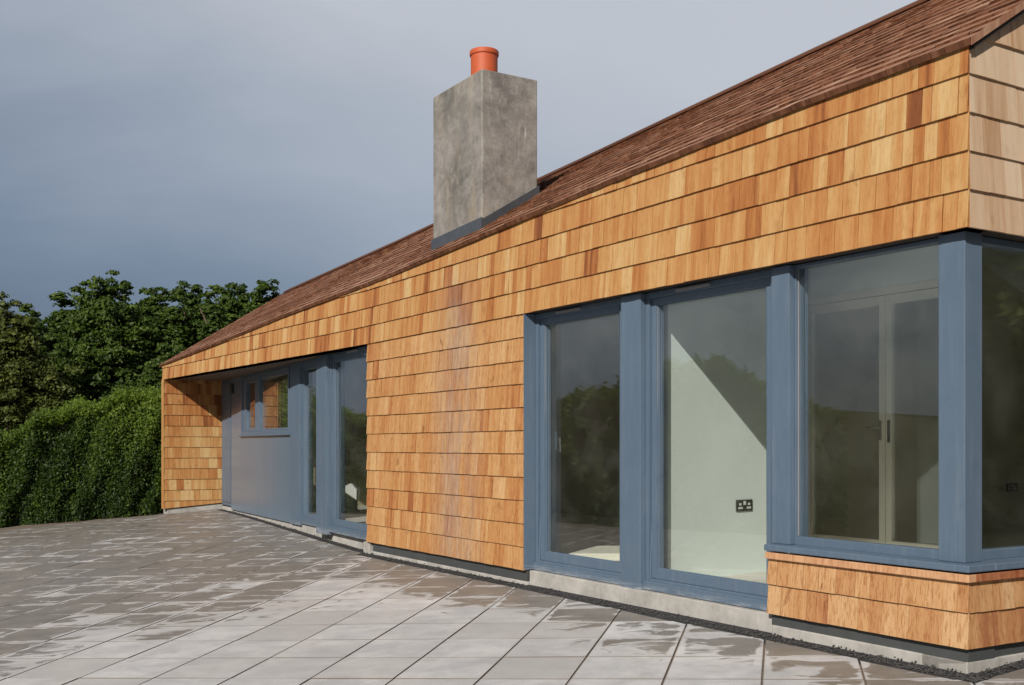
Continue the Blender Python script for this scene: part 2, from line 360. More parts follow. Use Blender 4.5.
# ---- shingle courses --------------------------------------------------------------
def clip(poly, a, b, c):           # keep a*u + b*v <= c
    out = []
    for i in range(len(poly)):
        p, q = poly[i], poly[(i + 1) % len(poly)]
        dp = a * p[0] + b * p[1] - c; dq = a * q[0] + b * q[1] - c
        if dp <= 0: out.append(p)
        if (dp < 0 < dq) or (dq < 0 < dp):
            k = dp / (dp - dq); out.append((p[0] + k * (q[0] - p[0]), p[1] + k * (q[1] - p[1])))
    return out
def shingles(mb, F, u0, u1, v0, v1, e, lines=None, mi=0, th=.0145, wmin=.06, wmax=.19, ovl=.03, tonefn=None, breaks=(), front=0.0, phase=0.0, jit=.0015):
    """tapered shingles in courses; F(u, depth, v), depth 0 = butt face, th = backing plane"""
    i = 0
    while v0 + i * e < v1 - .004:
        vb = v0 + i * e; vt = min(vb + e + ovl, v1); exposed = min(vb + e, v1)
        u = u0 - random.random() * .05
        u = u0
        first = True
        while u < u1 - .002:
            wd = random.uniform(wmin, wmax) * (random.uniform(.3, 1) if first else 1); first = False
            b = min(u + wd, u1)
            if u1 - b < .03: b = u1
            for k in breaks:
                if u < k - 1e-4 < b: b = k
            g = random.choice((.0006, .001, .0022)); jb = random.uniform(-jit, jit)
            poly = [(u + g, vb + jb), (b - g, vb + jb), (b - g, vt), (u + g, vt)]
            for ln in (lines(u, b) if lines else ()):
                poly = clip(poly, *ln)
                if len(poly) < 3: break
            if len(poly) >= 3:
                tb = random.uniform(-.004, .001)
                tone = tonefn(u, vb) if tonefn else (random.random(), random.random(), random.random())
                def dep(v): return front + tb + (th - .003 - tb) * max(0, min(1, (v - vb) / e)) if th else 0
                fr = [F(p[0], dep(p[1]), p[1]) for p in poly]
                bk = [F(p[0], front + th, p[1]) for p in poly]
                mb.face(fr, mi, [(p[0], p[1]) for p in poly], tone)
                for q in range(len(poly)):
                    q2 = (q + 1) % len(poly)
                    if (poly[q][1] > exposed - .001 and poly[q2][1] > exposed - .001) and not lines: continue
                    dk = (tone[0] * .45, tone[1], tone[2])
                    mb.face([fr[q], bk[q], bk[q2], fr[q2]], mi, [poly[q], poly[q], poly[q2], poly[q2]], dk)
            u = b
        i += 1
def tone_gold(u, v):
    r = random.random()
    a = random.gauss(.60, .15) if r < .74 else (random.gauss(.36, .10) if r < .94 else random.uniform(.06, .25))
    return (min(max(a, 0), 1), random.random(), random.random())

# ================================================================== HOUSE
hb = (C[0], C[1], -1.18 + ZO)
house = empty('house', hb, 'cedar shingled bungalow with blue grey glazing and a concrete chimney on the paved terrace', 'house')
BASE['house'] = hb
EX = .1973
HEAD = 1.12
kn = sorted([7.51] + [e[0] for e in EV])
# --- front wall: upper band and the panel between the openings
mb = MB()
def eave_lines(u, b):
    za, zb = ev(u) + .022, ev(b) + .022; m = (zb - za) / (b - u)
    return [(-m, 1, za - m * u - .004)]
shingles(mb, FW, 0, TEND + .10, HEAD, 2.06, EX, eave_lines, 0, tonefn=tone_gold, breaks=(7.51,), th=.0165, front=-.002)
shingles(mb, FW, 4.255, 7.499, HEAD - 11 * EX, HEAD, EX, None, 1, wmin=.09, wmax=.22, th=.0165, front=-.002, tonefn=lambda u, v: (min(max(random.gauss(.58 + .04 * v, .14), 0), 1), random.random(), random.random()))
mb.slab(FW, .015, TEND - .01, .0145, .2, HEAD + .004, lambda t: ev(t) - .02, 2, split=kn)
mb.slab(FW, 4.268, 7.499, .0145, .2, -1.045, HEAD + .002, 2)
mb.slab(FW, 4.27, 7.49, .202, .215, -.98, 1.9, 3); mb.slab(FW, .22, 4.27, .202, .215, HEAD + .02, 1.9, 3)
M['cedar_mid'] = cedar('cedar shingles mid wall', [(0, (.25, .085, .03)), (.22, (.38, .153, .052)), (.5, (.46, .234, .088)), (1, (.56, .36, .175))], .85, .72)
fw = mb.build('front_wall', [M['cedar'], M['cedar_mid'], M['sheath'], M['plaster']], house)
# --- right end wall
mb = MB()
def gable_lines(u, b):
    return [(-.627, 1, 2.030), (.36, 1, 2.030 + .627 * 2.3 + .36 * 2.3)]
pale = lambda u, v: (min(max(random.gauss(.55, .2), 0), 1), random.random(), random.random())
shingles(mb, EW, .016, 8.0, HEAD, 3.5, EX, gable_lines, 0, wmin=.09, wmax=.21, tonefn=pale, th=.0165, front=-.002)
shingles(mb, EW, 2.05, 8.0, HEAD - 11 * EX, HEAD, EX, None, 0, tonefn=pale)
def gtop(u): return min(2.02 + .627 * u, 2.02 + .627 * 2.3 - .36 * (u - 2.3))
mb.slab(EW, .016, 8.0, .0145, .2, HEAD + .004, gtop, 1, split=[2.3]); mb.slab(EW, 2.06, 8.0, .0145, .2, -1.045, HEAD + .002, 1)
mb.slab(EW, .22, 7.9, .202, .215, HEAD + .02, 1.9, 2)
props(mb.build('end_wall', [M['cedar_pale'], M['sheath'], M['plaster']], house), 'pale silvered shingle end wall')
# --- wing at the far end
mb = MB()
wb = lambda u: -1.056 + .076 * u / LW
def wing_lines(u, b): return [(.077, -1, 1.056)]
shingles(mb, WM, 0, LW, -1.056 - .05, HEAD + .02, .181, wing_lines, 0, wmin=.07, wmax=.16, tonefn=lambda u, v: (min(max(random.gauss(.62 if v < .3 else .36, .20), 0), 1), random.random(), random.random()))  # upper courses toned darker where the soffit shadow falls
mb.slab(WM, .002, LW, .0145, .10, wb, HEAD + .01, 1)
mb.slab(WM, -.014, .0015, .0, .115, wb, HEAD - .002, 0, (.6, .3, .7))
props(mb.build('wing_wall', [M['cedar'], M['sheath']], house), 'golden shingle wing wall closing the far end of the recess')
# --- far end wall
mb = MB()
def ftop(u): return min(1.33 + .655 * u, 1.33 + .655 * 2.3 - .36 * (u - 2.3))
shingles(mb, LE, .016, 8.0, -1.05, 2.9, .19, lambda u, b: [(-.655, 1, 1.335), (.36, 1, 1.335 + .655 * 2.3 + .36 * 2.3)], 0, tonefn=tone_gold)
mb.slab(LE, .016, 8.0, .0145, .25, HEAD + .08, ftop, 1, split=[2.3]); mb.slab(LE, LW + .02, 8.0, .0145, .25, -1.05, HEAD + .08, 1)
mb.build('far_end_wall', [M['cedar'], M['sheath']], house)
# --- rear wall
mb = MB(); mb.slab(FW, .2, TEND - .2, 7.8, 8.0, -1.2, 1.15, 0, split=[7.51]); mb.build('rear_wall', [M['plaster']], house)
# --- base under the corner window
mb = MB()
lowt = lambda u, v: (min(max(random.gauss(.5, .2), 0), 1), random.random(), random.random())
for F, a, b in ((FW, 0, 1.421), (EW, .016, 2.05)):
    shingles(mb, F, a, b, -1.041, -.856, .185, None, 0, wmin=.11, wmax=.24, tonefn=lowt)
    shingles(mb, F, a, b, -.856, -.700, .156, None, 0, wmin=.10, wmax=.22, tonefn=lowt, ovl=0)
    mb.slab(F, max(a, .016), b - .001, .0145, .2, -1.035, -.702, 1)
    mb.slab(F, .2, b, .202, .215, -.98, -.62, 2)
base = mb.build('base_wall', [M['cedar_low'], M['sheath'], M['plaster']], house)
mb = MB(); mb.slab(FW, -.014, 1.424, -.014, .05, -.699, -.658, 0, (.8, .3, .2)); mb.slab(EW, .051, 2.05, -.014, .05, -.699, -.658, 0, (.15, .6, .7))
mb.build('trim_board', [M['board']], base, bevel=.004)
# --- plinth and damp proof strip
mb = MB()
gz = lambda t: -1.40
mb.slab(FW, 1.43, 4.25, .052, .3, gz, -1.052, 0); mb.slab(FW, 4.25, 7.46, .026, .3, gz, -1.148, 0)
mb.slab(FW, 7.46, 7.62, .02, .3, gz, -1.058, 0)
mb.slab(FW, .02, 1.40, .022, .3, gz, -1.112, 0); mb.slab(EW, .022, 8, .023, .3, gz, -1.112, 0)
mb.slab(RM, .02, LR - .05, .0, .3, gz, -1.035, 0); mb.slab(WM, .06, LW + .02, .03, .28, gz, lambda u: wb(u) - .012, 0)
mb.slab(RM, .3, 4.3, -.02, .05, gz, -1.085, 0)
mb.build('plinth', [M['plinth']], house, bevel=.006)
mb = MB()
for args in ((FW, .02, 1.41, .032, .25, -1.112, -1.04), (EW, .26, 8, .033, .25, -1.112, -1.04), (FW, 4.262, 7.40, .034, .25, -1.148, -1.05), (WM, .02, LW, .04, .09, lambda u: wb(u) - .012, lambda u: wb(u) + .003)):
    mb = MB(); mb.slab(*args); mb.build('damp_proof_strip', [M['membrane']], house)
# --- recess soffit
mb = MB()
p = [FW(7.5, .005, 1.124), FW(7.5, .6, 1.124), RM(0, .3, 1.124), LE(.3, .06, 1.124), FW(TEND - .01, .016, 1.124)]
top = [(a, b, c + .07) for a, b, c in p]
mb.face(p); mb.face(top[::-1])
for i in range(5): mb.face([p[i], top[i], top[(i + 1) % 5], p[(i + 1) % 5]])
mb.build('soffit', [M['soffit']], house)
# --- roof -------------------------------------------------------------------------
def RZ(t, w): return ev(t) + .030 + .627 * w if w <= 2.3 else ev(t) + .030 + .627 * 2.3 - .36 * (w - 2.3)
def RS(t, q, up):      # q = plan distance from wall face, up = lift along the normal
    return FW(t, q - .53 * up, RZ(t, q) + .85 * up)
mb = MB()
ts = sorted(set([-.028, 7.51, TEND + .16] + [e[0] for e in EV if 0 <= e[0] <= TEND]))
for a, b in zip(ts[:-1], ts[1:]):
    for w0, w1 in ((.0165, 2.3), (2.3, 8.2)):
        T = [RS(a, w0, 0) if w0 < 2 else FW(a, w0, RZ(a, w0)), RS(b, w0, 0) if w0 < 2 else FW(b, w0, RZ(b, w0)), FW(b, w1, RZ(b, w1)), FW(a, w1, RZ(a, w1))]
        B = [(x, y, z - .05) for x, y, z in T]
        mb.hexa(B + T, 1)
q = -.022; wq = .14; ci = 0
Q = []
while q < 2.27: Q.append(q); q += wq * random.uniform(.93, 1.07)
for ci, q in enumerate(Q):
    ctone = random.gauss(.66, .12)
    q1 = min((Q[ci + 1] if ci + 1 < len(Q) else 2.3) + .03, 2.3)
    u = -.034
    while u < TEND + .17 - .005:
        b = min(u + random.uniform(.07, .22), TEND + .17)
        if u < 7.51 < b: b = 7.51
        g = .0015; th = random.uniform(.011, .018); dq = random.uniform(-.006, .006) * (.25 if ci == 0 else 1)
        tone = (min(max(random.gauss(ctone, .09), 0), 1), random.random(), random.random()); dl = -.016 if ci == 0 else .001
        lo = [RS(u + g, q + dq, dl), RS(b - g, q + dq, dl), RS(b - g, q1, .0), RS(u + g, q1, .0)]
        hi = [RS(u + g, q + dq, th + .004), RS(b - g, q + dq, th + .004), RS(b - g, q1, .004), RS(u + g, q1, .004)]
        uv = [(u, q), (b, q), (b, q1), (u, q1)] * 2
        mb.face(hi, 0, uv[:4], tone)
        mb.face([lo[0], lo[1], hi[1], hi[0]], 0, [(u, q), (b, q), (b, q + .02), (u, q + .02)], (random.uniform(.15, .35) if ci == 0 else random.choice((.12, .22, .3, .42, .6)), tone[1], tone[2]))  # butts toned darker than the tops, imitating grazing light on the tops
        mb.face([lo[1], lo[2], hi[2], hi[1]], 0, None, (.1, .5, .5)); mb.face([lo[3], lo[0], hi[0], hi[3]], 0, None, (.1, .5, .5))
        u = b
roof = mb.build('roof', [M['roof'], M['sheath']], house)
mb = MB()
for a, b in zip(ts[:-1], ts[1:]):
    for w0, w1 in ((2.18, 2.3), (2.3, 2.42)):
        z = lambda t, w: RZ(t, w) + .045
        T = [FW(a, w0, z(a, w0)), FW(b, w0, z(b, w0)), FW(b, w1, z(b, w1)), FW(a, w1, z(a, w1))]
        mb.hexa([(x, y, zz - .018) for x, y, zz in T] + T, 0, None, (.12, random.random(), random.random()))
mb.build('ridge_cap', [M['roof']], roof)
for t0, t1 in ((-.0395, -.0345), (TEND + .171, TEND + .18)):      # thin trims closing the shingle ends
    mb = MB()
    for w0, w1 in ((-.022, 2.3), (2.3, 8.2)):
        P = [FW(t0, w0, RZ(t0, w0) + .022), FW(t1, w0, RZ(t1, w0) + .022), FW(t1, w1, RZ(t1, w1) + .022), FW(t0, w1, RZ(t0, w1) + .022)]
        mb.hexa([(x, y, z - .042) for x, y, z in P] + P, 0, [(0, 0), (0, .02), (2, .02), (2, 0)] * 2, (.75, .4, .6))
    mb.build('verge_board', [M['roof']], roof)
# --- chimney
CT0, CT1, CW0, CW1, CZ = 5.62, 6.65, .38, 1.02, 3.66
mb = MB()
mb.slab(FW, CT0, CT1, CW0, CW1, 1.6, CZ, 0)
chim = mb.build('chimney', [M['concrete']], house, bevel=.012)
mb = MB()
def fl(t, w): return RZ(t, w) + .015
e = .014
def band(p0, p1, n_out, h):
    pass
# front strip, right strip, left strip as thin boxes hugging the faces
mb.slab(FW, CT0 - e, CT1 + e, CW0 - e, CW0 - .001, lambda t: RZ(t, CW0) - .05, lambda t: RZ(t, CW0) + .115, 0)
for t0, t1 in ((CT0 - e, CT0 - .001), (CT1 + .001, CT1 + e)):
    P = [FW(t0, CW0, RZ(t0, CW0) - .05), FW(t1, CW0, RZ(t1, CW0) - .05), FW(t1, CW1 + e, RZ(t1, CW1) - .05), FW(t0, CW1 + e, RZ(t0, CW1) - .05)]
    mb.hexa(P + [(x, y, z + .15) for x, y, z in P], 0)
mb.build('flashing', [M['lead']], chim)
# pot
mb = MB()
pc = C + 6.13 * D + .70 * N
prof = [(.138, 3.60), (.138, 3.985), (.147, 3.99), (.150, 4.0), (.150, 4.03), (.145, 4.04), (.128, 4.04), (.124, 4.0), (.118, 3.67)]
for (r0, z0), (r1, z1) in zip(prof[:-1], prof[1:]):
    for k in range(64):
        a, b = 2 * math.pi * k / 64, 2 * math.pi * (k + 1) / 64
        pt = lambda r, g, z: (pc[0] + r * math.cos(g), pc[1] + r * math.sin(g), z + ZO)
        mb.face([pt(r0, a, z0), pt(r0, b, z0), pt(r1, b, z1), pt(r1, a, z1)])
mb.build('chimney_pot', [M['terracotta']], chim)

# ================================================================== glazing
def pane(F, u0, u1, w, z0, z1, parent):
    mb = MB(); mb.slab(F, u0, u1, w, w + .024, z0, z1)
    return mb.build('pane', [M['glass']], parent)
def lever(F, u, w, z, parent, du=-.11):
    mb = MB()
    mb.slab(F, u - .016, u + .016, w - .008, w, z - .11, z + .06, 0)
    mb.tube([F(u, w, z), F(u, w - .045, z), F(u + du * .3, w - .05, z), F(u + du, w - .05, z)], .009, 8)
    return mb.build('handle', [M['steel']], parent, smooth=False)
def glazed_door(F, u0, u1, w, label, hu=None):
    """frame > sash, pane, handle; u0 < u1 in wall metres"""
    mb = MB(); mb.ring(F, u0, u1, w, w + .10, -1.048, 1.117, .044, .044, .082, .042)
    mb.slab(F, u0, u1, w - .022, w - .001, -1.048, -.985, 0)
    vent = MB(); vent.slab(F, (u0 + u1) / 2 - .05, (u0 + u1) / 2 + .30, w - .02, w - .001, 1.086, 1.104)
    seal = MB(); seal.slab(F, u1 - .1022, u1 - .0985, w + .026, w + .044, -.885, 1.02)
    d = mb.build('glazed_door', [M['blue']], house, bevel=.004); d['label'] = label
    mb = MB(); mb.ring(F, u0 + .045, u1 - .045, w + .018, w + .085, -.963, 1.074, .058, .058, .072, .050)
    mb.ring(F, u0 + .103, u1 - .103, w + .030, w + .045, -.891, 1.024, .007, .007, .008, .008)
    vent.build('trickle_vent', [M['steel_grey']], d); seal.build('glazing_seal', [M['steel_grey']], d)
    mb.build('sash', [M['blue']], d, bevel=.004)
    pane(F, u0 + .102, u1 - .102, w + .046, -.892, 1.025, d)
    if hu is not None:      # inside lever seen through the pane
        mb = MB()
        mb.slab(F, hu - .014, hu + .014, w + .088, w + .096, -.03, .12, 0)
        mb.tube([F(hu, w + .09, .07), F(hu, w + .13, .07), F(hu, w + .135, -.05)], .009, 8)
        mb.build('handle', [M['steel']], d)
    return d
glazed_door(FW, 2.999, 4.252, .115, 'blue glazed terrace door beside the shingle panel', 4.075)
glazed_door(FW, 1.455, 2.764, .115, 'blue fixed glazed door beside the corner window')
mb = MB(); mb.slab(FW, 4.2525, 4.2545, -.005, .2, -1.045, 1.117)
mb.build('reveal_board', [M['blue']], house)
mb = MB(); mb.slab(FW, 2.765, 2.998, .065, .24, -1.056, 1.118)
props(mb.build('post', [M['blue']], house, bevel=.004), 'wide blue post between the two terrace doors')
mb = MB(); mb.slab(FW, 1.302, 1.454, .07, .24, -.609, 1.118)
props(mb.build('post', [M['blue']], house, bevel=.004), 'blue post at the left edge of the corner window')
mb = MB(); mb.slab(FW, .065, .226, .065, .21, -.609, 1.118)
props(mb.build('post', [M['blue']], house, bevel=.004), 'square blue post at the corner of the house')
# corner window
mb = MB()
mb.ring(FW, .2265, 1.3015, .115, .19, -.609, 1.118, .02, .012, .05, .022)
mb.ring(EW, .2105, 2.05, .115, .19, -.609, 1.118, .03, .05, .05, .035)
cw = mb.build('corner_window', [M['blue']], house, bevel=.003)
pane(FW, .24, 1.295, .14, -.56, 1.098, cw); pane(EW, .239, 2.0, .14, -.56, 1.084, cw)
mb = MB(); mb.slab(FW, .05, 1.426, -.022, .2, lambda t: -.648, -.610); mb.slab(FW, -.02, .0499, -.022, .2, -.648, -.610); mb.slab(EW, .2001, 2.05, -.022, .2, -.648, -.610)
mb.build('sill', [M['blue']], cw, bevel=.006)
mb = MB(); mb.slab(FW, 1.285, 1.2885, .132, .139, -.555, 1.09); mb.build('glazing_seal', [M['steel_grey']], cw)
# --- recess: panel with casement, side light, glazed door
mb = MB(); mb.slab(RM, .0, .82, -.0, .1, -1.01, 1.122)
mb.slab(RM, .06, .70, -.018, -.001, -.95, 1.05)
props(mb.build('blue_board', [M['blue']], house, bevel=.004), 'narrow blue board beside the wing wall')
mb = MB()
mb.slab(RM, .822, 1.55, -.03, .1, -1.055, 1.122); mb.slab(RM, 1.55, 4.33, -.03, .1, -1.055, .168); mb.slab(RM, 4.33, 4.376, -.03, .1, -1.055, 1.122)
mb.slab(RM, 1.55, 4.33, -.03, .1, 1.092, 1.122)
props(mb.build('infill_panel', [M['panel']], house, bevel=.003), 'satin grey blue panel under and around the casement window')
mb = MB(); mb.ring(RM, 1.552, 4.328, -.045, .08, .170, 1.090, .09, .05, .055, .05)
mb.slab(RM, 2.47, 2.75, -.047, .07, .226, 1.039)
mb.slab(RM, 1.50, 4.37, -.07, -.031, .150, .172)
cas = mb.build('casement_window', [M['blue']], house, bevel=.004)
mb = MB(); mb.ring(RM, 1.645, 2.468, -.03, .04, .227, 1.038, .18, .03, .05, .05); mb.ring(RM, 2.752, 4.276, -.035, .04, .227, 1.038, .02, .02, .03, .03)
mb.build('sash', [M['blue']], cas, bevel=.003)
pane(RM, 1.82, 2.44, .005, .27, .99, cas); pane(RM, 2.77, 4.258, -.02, .255, 1.01, cas)
mb = MB(); mb.slab(RM, 4.378, 4.83, -.04, .15, -1.06, 1.122); props(mb.build('post', [M['blue']], house, bevel=.004), 'blue post beside the infill panel')
mb = MB(); mb.slab(RM, 5.76, 6.16, -.10, .15, -1.085, 1.122); props(mb.build('post', [M['blue']], house, bevel=.004), 'blue post between the two narrow panes of the recess')
mb = MB(); mb.ring(RM, 4.831, 5.759, -.03, .08, -1.03, 1.12, .045, .02, .08, .06); mb.ring(RM, 4.877, 5.738, -.015, .07, -.95, 1.06, .05, .02, .06, .05)
sl = mb.build('side_light', [M['blue']], house, bevel=.003); pane(RM, 4.925, 5.72, .02, -.9, 1.02, sl)
glazed_door(RM, 6.162, LR - .02, -.05, 'blue glazed door at the shallow end of the recess')
mb = MB(); mb.slab(RM, .835, 1.02, -.05, -.031, .86, 1.02); mb.slab(RM, .86, .995, -.062, -.05, .88, 1.0); mb.build('wall_vent', [M['black']], house, bevel=.004)

# ================================================================== interior
FZ = -1.02
mb = MB()
def poly_prism(pts, z0, z1, mi=0):
    b = [(x, y, z0 + ZO) for x, y in pts]; t = [(x, y, z1 + ZO) for x, y in pts]; n = len(pts)
    mb.face(b[::-1], mi); mb.face(t, mi)
    for i in range(n): mb.face([b[i], b[(i + 1) % n], t[(i + 1) % n], t[i]], mi)
f2 = lambda F, u, o: F(u, o, 0)[:2]
poly_prism([f2(FW, .2, .165), f2(FW, 7.45, .165), f2(RM, LR - .1, .12), f2(RM, .15, .12), f2(LE, LW + .5, .35), f2(LE, 7.8, .35), f2(FW, 7.4, 7.8), f2(FW, .2, 7.8)], FZ - .12, FZ)
mb.build('floor', [M['screed']], house)
mb = MB()
tc_ = [.22] + ts[2:-1]
for a, b in zip(tc_[:-1], tc_[1:]):
    for w0, w1 in ((.2, 2.3), (2.3, 7.9)):
        z = lambda t, w: RZ(t, w) - .16
        T = [FW(a, w0, z(a, w0)), FW(b, w0, z(b, w0)), FW(b, w1, z(b, w1)), FW(a, w1, z(a, w1))]
        mb.hexa([(x, y, zz - .02) for x, y, zz in T] + T)
mb.build('ceiling', [M['plaster']], house)
def partition(a, b, th=.1, z1=2.6, z0=FZ):
    """wall between two plan points, thickness to the left-hand side of a->b"""
    a, b = np.array(a), np.array(b); L = float(np.linalg.norm(b - a)); d = (b - a) / L; n = V2(-d[1], d[0])
    F = lambda u, o, z: (a[0] + u * d[0] + o * n[0], a[1] + u * d[1] + o * n[1], z + ZO)
    return F, L
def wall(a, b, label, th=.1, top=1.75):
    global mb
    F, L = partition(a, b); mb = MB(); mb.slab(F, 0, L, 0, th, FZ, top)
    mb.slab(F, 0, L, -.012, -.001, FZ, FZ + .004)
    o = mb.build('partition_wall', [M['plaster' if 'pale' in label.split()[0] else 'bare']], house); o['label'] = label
    return o, F, L
def socket(F, u, z, parent):
    mb = MB(); mb.slab(F, u - .105, u + .105, -.010, -.0005, z - .045, z + .045, 0)
    for s in (-1, 1):
        mb.slab(F, u + s * .055 - .026, u + s * .055 + .026, -.013, -.0101, z - .028, z - .012, 1)
        mb.slab(F, u + s * .058 - .012, u + s * .058 + .012, -.013, -.0101, z + .0, z + .018, 1)
    mb.slab(F, u - .014, u + .014, -.014, -.0101, z + .004, z + .034, 1)
    mb.build('socket', [M['socket_plate'], M['white']], parent)
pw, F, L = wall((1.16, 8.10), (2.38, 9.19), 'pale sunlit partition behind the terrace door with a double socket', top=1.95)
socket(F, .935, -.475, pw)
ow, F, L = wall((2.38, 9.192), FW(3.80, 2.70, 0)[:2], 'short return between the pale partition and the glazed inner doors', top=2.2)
# glazed inner doors (a pair) across the room behind the corner window
F_in = lambda u, o, z: FW(u, 2.70 + o, z)
mb = MB(); mb.ring(F_in, 1.90, 3.70, 0, .1, FZ, 1.36, .04, .05, .002, .06)
idr = mb.build('inner_door', [M['cream']], house); idr['label'] = 'pair of cream framed glazed inner doors seen through the corner window'
for u0, u1 in ((2.762, 3.648), (1.945, 2.756)):
    mb = MB(); mb.ring(F_in, u0, u1, .02, .065, FZ + .01, 1.29, .062, .062, .20, .075); mb.build('leaf_frame', [M['cream']], idr, bevel=.003)
    pane(F_in, u0 + .06, u1 - .06, .035, FZ + .20, 1.215, idr)
lever(F_in, 2.81, .02, .16, idr, .12)
mb = MB(); mb.slab(F_in, 2.708, 2.722, .0, .02, .03, .22); mb.build('lock_plate', [M['black']], idr)
mb = MB(); mb.slab(F_in, 1.90, 3.90, 0, .1, 1.362, 2.6); mb.build('door_head_wall', [M['plaster']], house)
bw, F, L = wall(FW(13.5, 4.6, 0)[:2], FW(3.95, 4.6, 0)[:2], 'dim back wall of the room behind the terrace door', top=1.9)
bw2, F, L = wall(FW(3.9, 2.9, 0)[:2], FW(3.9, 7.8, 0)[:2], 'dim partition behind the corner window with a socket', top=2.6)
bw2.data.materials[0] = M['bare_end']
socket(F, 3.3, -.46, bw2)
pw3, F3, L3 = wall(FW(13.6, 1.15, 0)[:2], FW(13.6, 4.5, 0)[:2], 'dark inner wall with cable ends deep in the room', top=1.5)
for u, z in ((3.4, .33), (3.05, -.2)):
    mb = MB(); mb.tube([F3(u, -.0, z), F3(u, -.05, z), F3(u + .10, -.09, z + .02), F3(u + .16, -.10, z + .10)], .012, 6); mb.build('cable_end', [M['black']], pw3)
# loose board inside, and a stand-in for a sunlit patch
mb = MB(); Fb, _ = partition((-.02, 9.62), (.98, 9.62))
mb.slab(Fb, .1, 1.3, 0, .75, FZ + .004, FZ + .07)
bl = (.6, 9.9, FZ + ZO)
props(mb.build('pale_board', [M['sheet']], base=bl, bevel=.004), 'pale board lying on the floor inside the terrace door', 'board')
mb = MB()
pl = [(-.11, FZ), (.11, FZ), (.11, FZ + .34), (.02, FZ + .44), (-.11, FZ + .38)]  # pale shape added to stand in for sun on an inner wall
fr = [(-2.53 + u, 16.9 + .1 * (z - FZ), z + ZO) for u, z in pl]; bk = [(x + .015, y + .05, z) for x, y, z in fr]
mb.face(fr); mb.face(bk[::-1])
for i in range(5): mb.face([fr[i], bk[i], bk[(i + 1) % 5], fr[(i + 1) % 5]])
props(mb.build('board_offcut', [M['white']], base=(-2.53, 16.9, FZ + ZO)), 'small pale board with a cut corner standing behind the recess door', 'board')

# ================================================================== terrace
G1 = V2(.24, .971); G1 /= np.linalg.norm(G1); G2 = V2(G1[1], -G1[0]); S = .515
HA = [V2(-5.9, 18.55), V2(-8.26, 17.55), V2(-12.2, 16.1)]          # hedge foot line
mb = MB()
def hs(p, a, c):   # half-plane clip in world xy: a.p <= c
    return clip(p, a[0], a[1], c)
hd = HA[1] - HA[0]; hn = V2(hd[1], -hd[0]); hn /= np.linalg.norm(hn)   # pointing away
if hn @ (V2(0, 0) - HA[0]) > 0: hn = -hn
wdn = -V2(DW[1], -DW[0]);
if wdn @ (V2(0, 0) - W) > 0: wdn = -wdn
for i in range(-34, 14):
    for j in range(-20, 40):
        a0 = -.096 + S * i; b0 = 5.893 + S * j
        jx = .0062; jy = .004
        q0 = [(a0 + jx, b0 + jy), (a0 + S - jx, b0 + jy), (a0 + S - jx, b0 + S - jy), (a0 + jx, b0 + S - jy)]
        q0 = [(x * G2[0] + y * G1[0], x * G2[1] + y * G1[1]) for x, y in q0]
        if not (-17 < q0[0][0] < 8 and -3 < q0[0][1] < 21): continue
        tone = (random.random(), random.random(), random.random()); dz = random.uniform(-.0012, .0012); tl = (random.uniform(-.003, .003), random.uniform(-.003, .003))
        for part in (0, 1):
            p = q0
            cN = float(N @ C) - .088; cE = float(-D @ C) 
            if part == 0:
                p = hs(p, N, cN)
                p = hs(p, hn, float(hn @ HA[0]) + .25) if len(p) > 2 else p
                p = hs(p, wdn, float(wdn @ W) + .02) if len(p) > 2 else p
                # the front bends back beyond the kink
                if len(p) > 2 and (np.array(p).mean(0) - K) @ D > 0:
                    pass
            else:
                p = hs(p, -N, -cN); p = hs(p, D, float(D @ C) - .088) if len(p) > 2 else p
            if len(p) < 3: continue
            ctr = np.array(q0).mean(0)
            uv = [(((np.array(x) - ctr) @ G2) / S + .5, ((np.array(x) - ctr) @ G1) / S + .5) for x in p]
            zt = lambda x: ground(x[0], x[1]) + dz + tl[0] * (x[0] - ctr[0]) + tl[1] * (x[1] - ctr[1]) + ZO
            T = [(x[0], x[1], zt(x)) for x in p]; B = [(x, y, z - .03) for x, y, z in T]
            mb.face(T, 0, uv, tone)
            for k in range(len(p)):
                k2 = (k + 1) % len(p); mb.face([B[k], B[k2], T[k2], T[k]], 1, [uv[k], uv[k2], uv[k2], uv[k]], tone)
# paving inside the recess, between the front line and the recessed glazing
for i in range(-34, 14):
    for j in range(-20, 40):
        a0 = -.096 + S * i; b0 = 5.893 + S * j; jx = .0062; jy = .004
        q0 = [(a0 + jx, b0 + jy), (a0 + S - jx, b0 + jy), (a0 + S - jx, b0 + S - jy), (a0 + jx, b0 + S - jy)]
        q0 = [(x * G2[0] + y * G1[0], x * G2[1] + y * G1[1]) for x, y in q0]
        c0 = np.array(q0).mean(0)
        if (c0 - K) @ D < -1.5 or abs((c0 - K) @ N) > 2.5: continue
        p = hs(q0, -N, -(float(N @ C) - .088)); 
        if len(p) > 2: p = hs(p, -D, -float(D @ (K + .0 * D)))
        if len(p) > 2: p = hs(p, NR, float(NR @ R) - .12)
        if len(p) > 2: p = hs(p, wdn, float(wdn @ W) + .02)
        if len(p) < 3: continue
        tone = (random.random(), random.random(), random.random())
        uv = [(((np.array(x) - c0) @ G2) / S + .5, ((np.array(x) - c0) @ G1) / S + .5) for x in p]
        T = [(x[0], x[1], ground(x[0], x[1]) + ZO) for x in p]
        mb.face(T, 0, uv, tone)
terr = mb.build('terrace_paving', [M['paving'], M['joint']]); props(terr, kind='structure')
